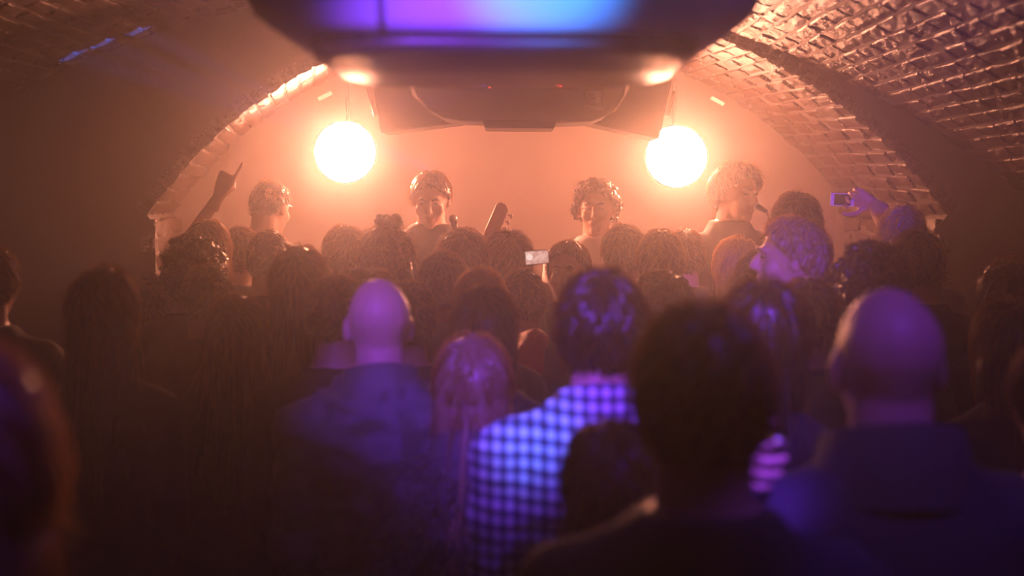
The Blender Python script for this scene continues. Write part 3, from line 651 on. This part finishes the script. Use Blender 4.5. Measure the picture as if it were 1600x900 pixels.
PEOPLE = [
 ('singer', 932, 277, 6.35, 'm', 'curly', 'brown', 172, 0, 'tee', 'white_tee', 'down', 'singer with curly brown hair in a white t-shirt with a dark print, on stage', 'musician'),
 ('bassist', 673, 268, 6.36, 'm', 'short', 'brown', 180, -18, 'tee', 'charcoal', 'bass', 'bass player with short brown hair in a dark t-shirt looking down, on stage', 'musician'),
 ('miked', 1146, 251, 6.36, 'm', 'fluffy', 'brown', 215, -6, 'tee', 'charcoal', 'down', 'tall musician in a dark t-shirt in profile at the gooseneck microphone, on stage', 'musician'),
 ('capless', 414, 284, 6.3, 'm', 'buzz', 'brown', -30, -14, 'tee', 'charcoal', 'down', 'close-cropped musician with bowed head at the left end of the stage', 'musician'),
 ('pointer', 323, 342, 5.55, 'f', 'long', 'brown', 0, 0, 'tee', 'navy', 'point', 'long-haired reveller raising one arm and pointing a finger at the left lamp', 'person'),
 ('c2', 300, 362, 4.7, 'm', 'curly', 'dark', 10, 0, 'long', 'black', 'front', 'curly dark-haired person in front of the pointing reveller', 'person'),
 ('c3', 374, 355, 5.93, 'm', 'short', 'brown', 0, 0, 'long', 'black', 'front', 'short-haired person just below the cropped musician, beside the pointing reveller', 'person'),
 ('c4', 418, 360, 5.27, 'm', 'buzz', 'brown', 0, 0, 'long', 'black', 'front', 'smooth round-headed person directly below the cropped musician on stage', 'person'),
 ('c5', 323, 413, 4.4, 'm', 'buzz', 'dark', 0, 0, 'long', 'navy', 'front', 'round cropped head with a bluish sheen in front of the curly dark-haired person at left', 'person'),
 ('c6', 368, 458, 3.88, 'f', 'long', 'brown', 0, 0, 'long', 'black', 'front', 'shorter long-haired woman at left with orange rim light on her right side', 'person'),
 ('c50', 250, 430, 5.0, 'f', 'fluffy', 'brown', 0, 0, 'long', 'black', 'front', 'short person with fuzzy hair at the foot of the left brick pier', 'person'),
 ('c7', 158, 415, 3.5, 'f', 'long', 'dark', 0, 0, 'long', 'black', 'front', 'woman with long straight dark hair standing apart at far left', 'person'),
 ('c46', -20, 382, 4.2, 'm', 'short', 'dark', 0, 0, 'long', 'black', 'front', 'person cut off by the left edge of the picture, only a rim-lit sliver showing', 'person'),
 ('c8', 466, 383, 4.17, 'f', 'long', 'dark', 0, 0, 'long', 'black', 'front', 'tall woman with long smooth dark hair left of centre', 'person'),
 ('c9', 540, 352, 5.59, 'm', 'short', 'brown', 25, 0, 'tee', 'black', 'front', 'short-haired man turned slightly right, below the left lamp', 'person'),
 ('c10', 603, 345, 5.07, 'f', 'longcurly', 'dark', 0, 0, 'long', 'black', 'front', 'woman with thick wavy hair pinned up on top, below the bass player', 'person'),
 ('c11', 580, 418, 4.45, 'f', 'fluffy', 'brown', 0, 0, 'long', 'black', 'front', 'small head showing between the wavy-haired woman and the bald man in a creased jacket', 'person'),
 ('c12', 525, 431, 3.62, 'm', 'buzz', 'dark', 0, 0, 'long', 'black', 'front', 'cropped head close to the left of the bald man in a creased jacket', 'person'),
 ('c13', 592, 435, 3.2, 'm', 'bald', 'dark', 12, 0, 'jacket', 'denim', 'front', 'bald man in a creased jacket lit violet, left of centre', 'person'),
 ('c14', 637, 440, 3.94, 'm', 'short', 'dark', 0, 0, 'long', 'black', 'front', 'dark-haired person half hidden to the right of the bald man in a creased jacket', 'person'),
 ('c15', 693, 393, 4.74, 'm', 'short', 'dark', 0, 0, 'long', 'paleblue', 'front', 'man with smooth dark hair and a pale blue shirt below the bass player', 'person'),
 ('c16', 722, 356, 5.53, 'm', 'fluffy', 'dark', 0, 0, 'long', 'black', 'front', 'person with wide fluffy dark hair in front of the bass player', 'person'),
 ('c17', 795, 358, 5.9, 'm', 'fluffy', 'brown', 20, 0, 'tee', 'black', 'front', 'tousle-haired person in the front row beside the bass headstock', 'person'),
 ('c18', 818, 420, 4.9, 'm', 'short', 'dark', 0, 0, 'long', 'black', 'phone2', 'person holding a phone with a bright screen up towards the stage', 'person'),
 ('c19', 889, 376, 5.45, 'f', 'short', 'brown', 165, 0, 'long', 'black', 'down', 'woman turned round to face the room, behind the bright phone', 'person'),
 ('c20', 750, 418, 4.19, 'f', 'long', 'blonde', 0, 0, 'long', 'black', 'front', 'blonde woman with straight hair lit violet, in the middle of the crowd', 'person'),
 ('c21', 757, 443, 3.5, 'f', 'long', 'dark', 0, 0, 'long', 'black', 'front', 'woman with long dark hair between the two blonde women', 'person'),
 ('red', 745, 455, 4.47, 'f', 'short', 'dark', 0, 0, 'long', 'red', 'sip', 'person in a bright red jacket almost hidden behind the woman with long dark hair', 'person'),
 ('c22', 738, 520, 2.87, 'f', 'long', 'blonde', 0, 0, 'jacket', 'fur', 'front', 'blonde woman in a dark fluffy coat, nearest of the blonde women', 'person'),
 ('plaid', 942, 420, 2.58, 'm', 'short', 'dark', 0, 0, 'jacket', 'plaid', 'front', 'short-haired man in a checked shirt lit violet and cyan', 'person'),
 ('c25', 955, 655, 2.25, 'f', 'long', 'brown', 0, 0, 'long', 'black', 'reach', 'short woman with long brown hair in front of the checked shirt, one hand raised', 'person'),
 ('c26', 1100, 475, 1.72, 'm', 'short', 'dark', 0, 0, 'long', 'navy', 'front', 'tall dark-haired person with an ear stud, nearest the camera at right of centre', 'person'),
 ('c27', 1195, 435, 2.87, 'f', 'bob', 'dark', 0, 0, 'long', 'black', 'front', 'person with swept dark hair catching violet streaks, behind the one with the ear stud', 'person'),
 ('c28', 1392, 450, 2.02, 'm', 'bald', 'dark', 0, 0, 'coat', 'darkcoat', 'front', 'bald man in a dark collared coat at right', 'person'),
 ('c30', 975, 350, 5.67, 'm', 'short', 'dark', 0, 0, 'long', 'black', 'front', 'dark short-haired person just right of the singer', 'person'),
 ('c31', 1033, 360, 5.12, 'm', 'short', 'brown', 0, 0, 'long', 'black', 'front', 'short-haired person below the right lamp', 'person'),
 ('c32', 1070, 358, 5.95, 'm', 'short', 'brown', 0, 0, 'long', 'black', 'front', 'head half hidden behind the short-haired person below the right lamp', 'person'),
 ('c33', 1035, 420, 4.15, 'm', 'curly', 'dark', 0, 0, 'long', 'black', 'front', "shorter curly-haired person behind the checked-shirt man's right side", 'person'),
 ('c34', 1157, 370, 5.6, 'f', 'bob', 'blonde', 30, 0, 'long', 'black', 'front', 'person with a fair bob glowing in the light below the musician at the microphone', 'person'),
 ('c35', 1188, 392, 4.8, 'm', 'short', 'dark', 0, 0, 'long', 'black', 'front', 'dark head between the fair bob and the fair man in profile', 'person'),
 ('c36', 1245, 300, 5.22, 'm', 'short', 'dark', 0, 0, 'long', 'black', 'front', 'tall man with short dark hair right of the musician at the microphone', 'person'),
 ('c37', 1245, 338, 4.38, 'm', 'short', 'blonde', 86, 0, 'tee', 'navy', 'front', 'fair-haired man in profile with violet light on his cheek and neck', 'person'),
 ('c38', 1262, 435, 3.7, 'm', 'short', 'brown', 0, 0, 'long', 'black', 'front', 'brown-haired head just left of the bald man in the dark coat', 'person'),
 ('c39', 1365, 372, 3.98, 'm', 'curly', 'dark', 0, 0, 'long', 'black', 'front', 'person with curly dark hair under the raised phone', 'person'),
 ('c40', 1410, 322, 5.42, 'm', 'short', 'grey', 0, 0, 'tee', 'paleblue', 'phone1', 'grey-haired man holding a white phone up high at right', 'person'),
 ('c41', 1436, 358, 4.75, 'm', 'short', 'dark', 0, 0, 'long', 'navy', 'front', 'man with flat-topped dark hair in front of the grey-haired man', 'person'),
 ('c42', 1580, 402, 4.4, 'f', 'longcurly', 'brown', 0, 0, 'long', 'black', 'front', 'curly-haired person at the right edge, farthest of the three there', 'person'),
 ('c43', 1582, 465, 3.4, 'f', 'bob', 'dark', 0, 0, 'long', 'black', 'front', 'person with a dark bob at the right edge, in the middle of the three there', 'person'),
 ('c44', 1668, 520, 2.3, 'm', 'short', 'dark', 0, 0, 'long', 'navy', 'front', 'dark figure cut off by the right edge, nearest of the three there', 'person'),
 ('c47', -112, 520, 1.25, 'f', 'longwavy', 'blonde', 0, 0, 'jacket', 'fur', 'front', 'woman with wavy fair hair and an earring cut off at the bottom left corner', 'person'),
]
ROOT = {}; SCALE = {}
for i, (key, cx, top, dep, sex, hs, hcol, yaw, pitch, ts, tm, pose, label, cat) in enumerate(PEOPLE):
    q = CAM + Vector(((cx-800)/F*dep, 0, 0)) + _U*((450-top)/F*dep) + _F*dep
    base = STAGE_Z if cat == 'musician' else 0.0
    Mh = head_matrix(pitch); topz = (Mh @ Vector((0, -.012, .111+HT[hs]))).z
    s = (q.z - base)/topz
    t = thing('person', label, 'person', (q.x, q.y, base), math.radians(yaw)); t.scale = (s*(.94 if cat == 'person' else 1), s, s); ROOT[key] = t; SCALE[key] = s
    link('body', body_mesh(sex, pose, pitch, key in FINE), M['skin'] if i % 3 else M['skin'], t)
    sd = {'jacket': i, 'long': i % 2, 'tee': 0, 'coat': 0}[ts]
    o = link_shared({'tee': 't_shirt', 'long': 'sweater', 'jacket': 'jacket', 'coat': 'coat'}[ts] if tm != 'plaid' else 'shirt', top_mesh(ts, sex, pose, sd), [M[tm]], t)
    if ts in ('jacket', 'coat'):
        g = Geo(); h = .075 if ts == 'jacket' else .085
        def cr(rx, ry, z, dz): return [(rx*math.cos(a), -.022+ry*math.sin(a), z - dz*(1+math.sin(a))) for a in np.linspace(0, 2*math.pi, 32, endpoint=False)]
        w_ = .012 if ts == 'coat' else 0
        g.rings([cr(.128+w_, .108+w_, 1.445, .02), cr(.118+w_, .100+w_, 1.47, .02), cr(.094+w_, .088+w_, 1.475+h, .03), cr(.086+w_, .080+w_, 1.475+h, .03), cr(.082+w_, .078+w_, 1.45, .02)], caps=False)
        c = link('collar', g.mesh('collar'), M[tm], o)
    link('trousers', trouser_mesh(sex), M['trousers'], t)
    for sgn in (-1, 1):
        sh = link('shoe', shoe_mesh(), M['shoe'], t); sh.location = (sgn*.105, -.0, 0)
    if hs != 'bald':
        h = link_shared('hair', hair_mesh(hs, i % 2 if hs in ('short', 'long', 'curly', 'fluffy') else 0), [M[hcol], M['s_'+hcol]], t); h.matrix_local = Mh
    if 100 < yaw < 260 or 40 < abs(yaw) < 100:
        for sgn in (-1, 1):
            g = Geo(); g.ellipsoid((sgn*.030, .0825, .003), (.013, .008, .005), seg=10, rg=6); e = g.build('eye', M['eye'], t); e.matrix_local = Mh
            g = Geo(); g.tube([(sgn*.012, .097, .022), (sgn*.03, .096, .028), (sgn*.048, .083, .022)], [.003, .0045, .002], 6); e = g.build('eyebrow', M[hcol], t); e.matrix_local = Mh

# ---- details on single people
def P(key, x, y, z): return ROOT[key].matrix_basis @ Vector((x, y, z))
g = Geo()
def chest(x, z): return .005 + (.118+.014)*math.sqrt(max(0, 1-(x/.19)**2))**.85 + .006
rows = []
for z in np.linspace(1.17, 1.27, 6): rows.append([(x, chest(x, z), z) for x in np.linspace(-.085, .085, 9)])
g.rings(rows, closed=False, caps=False); pt = g.build('shirt_print', M['print'], ROOT['singer'])
for key, xs, r_ in (('c26', (1,), .0075), ('c47', (1,), .010)):
    for sx in xs:
        g = Geo(); g.ellipsoid((sx*.099, -.01, -.05), (r_, r_, r_), seg=12, rg=8); e = g.build('earring', M['chrome'], ROOT[key]); e.matrix_local = head_matrix(0)
# hair pinned up on top of the wavy-haired woman
g = Geo()
g.ellipsoid((.01, -.02, .135), (.05, .045, .026))
for k in range(26):
    a = k*.83; c_ = Vector((.01+.034*math.cos(a), -.02+.03*math.sin(a), .14+.010*math.sin(k*2.1)))
    g.tube([c_ + Vector((.017*math.cos(t_+a), .010*math.sin(2*t_), .017*math.sin(t_+a))) for t_ in np.linspace(0, 5.2, 10)], .0055, 5)
b = g.build('hair_bun', M['dark'], ROOT['c10']); b.matrix_local = head_matrix(0)
# fluffy coats: tufts standing off the cloth
def tufts(key, n, seed):
    r = random.Random(seed); coat = [c for c in ROOT[key].children if c.name.startswith('jacket')][0]; me = coat.data; g = Geo(); nv = len(me.vertices)
    for _ in range(n):
        v = me.vertices[r.randrange(nv)]
        if v.co.z < 1.0: continue
        nn = v.normal; d = (nn*.6 + Vector((r.gauss(0, .3), r.gauss(0, .3), -.7))).normalized(); p = v.co - nn*.006
        g.tube([p, p+nn*.012+d*.012, p+nn*.014+d*.032], [.006, .005, .001], 4)
    o = g.build('fur_tufts', M['fur'], coat); o['kind'] = 'stuff'
tufts('c22', 3000, 3); tufts('c47', 2200, 4)

# ---- phones
def phone(loc, rz, ry, w, h, case, screen, label, inset):
    t = thing('phone', label, 'phone', loc); t.rotation_euler = (0, ry, rz)
    g = Geo(); n = []
    for cx_, cz_, a0 in ((w/2-.008, h/2-.008, 0), (-w/2+.008, h/2-.008, 90), (-w/2+.008, -h/2+.008, 180), (w/2-.008, -h/2+.008, 270)):
        for k in range(5): a = math.radians(a0+k*22.5); n.append((cx_+.008*math.cos(a), cz_+.008*math.sin(a)))
    g.prism(n, -.004, .004); g.build('case', case, t, smooth=False, bevel=.001)
    g = Geo(); iw, ih = inset; g.prism([(-w/2+iw, -h/2+ih), (w/2-iw, -h/2+ih), (w/2-iw, h/2-ih), (-w/2+iw, h/2-ih)], -.0046, -.002); s_ = g.build('screen', screen, t, smooth=False)
    return t
A = arms('phone1', 'm')[-1]; pw = P('c40', *(A[2] + A[3]*.12))
ph1 = phone(at(1316, 312, pw.y-.015), 0.0, 0.05, .098, .053, M['white_plastic'], M['screen_dark'], 'white phone held up sideways by the grey-haired man at right', (.015, .004))
A = arms('phone2', 'm')[1]; pw = P('c18', *(A[2] + A[3]*.09))
ph2 = phone(at(839, 402, pw.y), 0, -0.08, .088, .053, M['black_plastic'], M['screen_lit'], 'phone with a bright screen showing the stage, held up in mid crowd', (.002, .003))
g = Geo(); g.ellipsoid((-.027, -.0048, .003), (.012, .0012, .012)); g.build('shutter_button', emit_mat('button', (1, .8, .72), .9), ph2)

# ---- bass guitar and microphones
bt = thing('bass_guitar', 'bass guitar with a pale neck raised steeply, slung on the player looking down', 'guitar')
hs_top, hs_bot = at(783, 328, 6.28), at(762, 372, 6.28)
ax = (hs_top-hs_bot).normalized(); nut = hs_bot; bodyc = nut - ax*.82; wide = Vector((ax.z, 0, -ax.x))
def bl(a, w, y): return bodyc + ax*a + wide*w + Vector((0, y, 0))
g = Geo(); out = []
for a in np.linspace(0, 2*math.pi, 40, endpoint=False):
    rr = .16*(1+.16*math.cos(2*a)+.10*math.cos(3*a+.6)); out.append((rr*1.15*math.cos(a), rr*math.sin(a)))
g.rings([[tuple(bl(x, y, yy)) for x, y in out] for yy in (-.02, .02)]); g.build('body', M['wood'], bt, smooth=False, bevel=.006)
g = Geo(); g.rings([[tuple(bl(a, w, y)) for w, y in ((-hw, -.03), (hw, -.03), (hw*.8, -.012), (-hw*.8, -.012))] for a, hw in ((.10, .03), (.82, .021))]); g.build('neck', M['maple'], bt, smooth=False, bevel=.002)
L_ = (hs_top-hs_bot).length+.03
g = Geo(); g.rings([[tuple(bl(.82+a, w, y)) for w, y in ((w0, -.028), (w1, -.028), (w1, -.014), (w0, -.014))] for a, w0, w1 in ((0, -.021, .021), (.03, -.026, .036), (L_*.9, -.03, .03), (L_, -.018, .012))]); hsk = g.build('headstock', M['maple'], bt, smooth=False, bevel=.002)
for k in range(4):
    a = .86 + .030*k; g = Geo(); g.tube([bl(a, .03, -.02), bl(a, .047, -.02)], .003, 8); g.ellipsoid(bl(a, .052, -.02), (.008, .004, .010)); g.build('tuning_peg', M['chrome'], hsk)
    g = Geo(); g.tube([bl(-.08, -.012+.008*k, -.036), bl(.82, -.012+.008*k, -.034), bl(a, .005+.002*k, -.032)], .0011, 4); g.build('string', M['steel'], bt)
g = Geo(); g.tube([bl(-.16, 0, .0), P('bassist', .16, -.10, 1.30), P('bassist', .0, -.145, 1.40), P('bassist', -.12, -.03, 1.475), P('bassist', -.13, .115, 1.35), bl(.18, .1, 0.02)], .018, 6, flat=.15); g.build('strap', M['black'], bt)
def mic_stand(pts, base, label):
    t = thing('microphone_stand', label, 'microphone', (base[0], base[1], STAGE_Z)); o = Vector((base[0], base[1], STAGE_Z)); pts = [Vector(p)-o for p in pts]
    g = Geo(); g.tube([(0, 0, 0), (0, 0, .018), (0, 0, .025)], [.075, .075, .02], 24); g.build('base', M['black_metal'], t)
    g = Geo(); g.tube([(0, 0, .02), pts[-1]], .010, 10); g.build('pole', M['black_metal'], t)
    g = Geo(); g.tube(pts[::-1], .0055, 8); g.build('gooseneck', M['black_metal'], t)
    d = (pts[0]-pts[1]).normalized(); g = Geo(); g.tube([pts[0]-d*.06, pts[0]-d*.01], [.010, .015], 12); mb = g.build('microphone_body', M['black_plastic'], t)
    g = Geo(); g.ellipsoid(pts[0], (.019, .019, .019), seg=14, rg=9); g.build('microphone_grille', M['steel'], t)
mic_stand([at(1181, 322, 6.30), at(1189, 326, 6.28), at(1198, 332, 6.27), at(1204, 343, 6.27), at(1201, 356, 6.27), at(1199, 380, 6.27)], (at(1199, 380, 6.27).x+.15, 6.27), 'gooseneck microphone at the mouth of the musician in profile')
mic_stand([at(708, 342, 6.22), at(711, 355, 6.22), at(713, 372, 6.22)], (at(713, 372, 6.22).x+.12, 6.26), 'straight microphone stand beside the shoulder of the bass player')
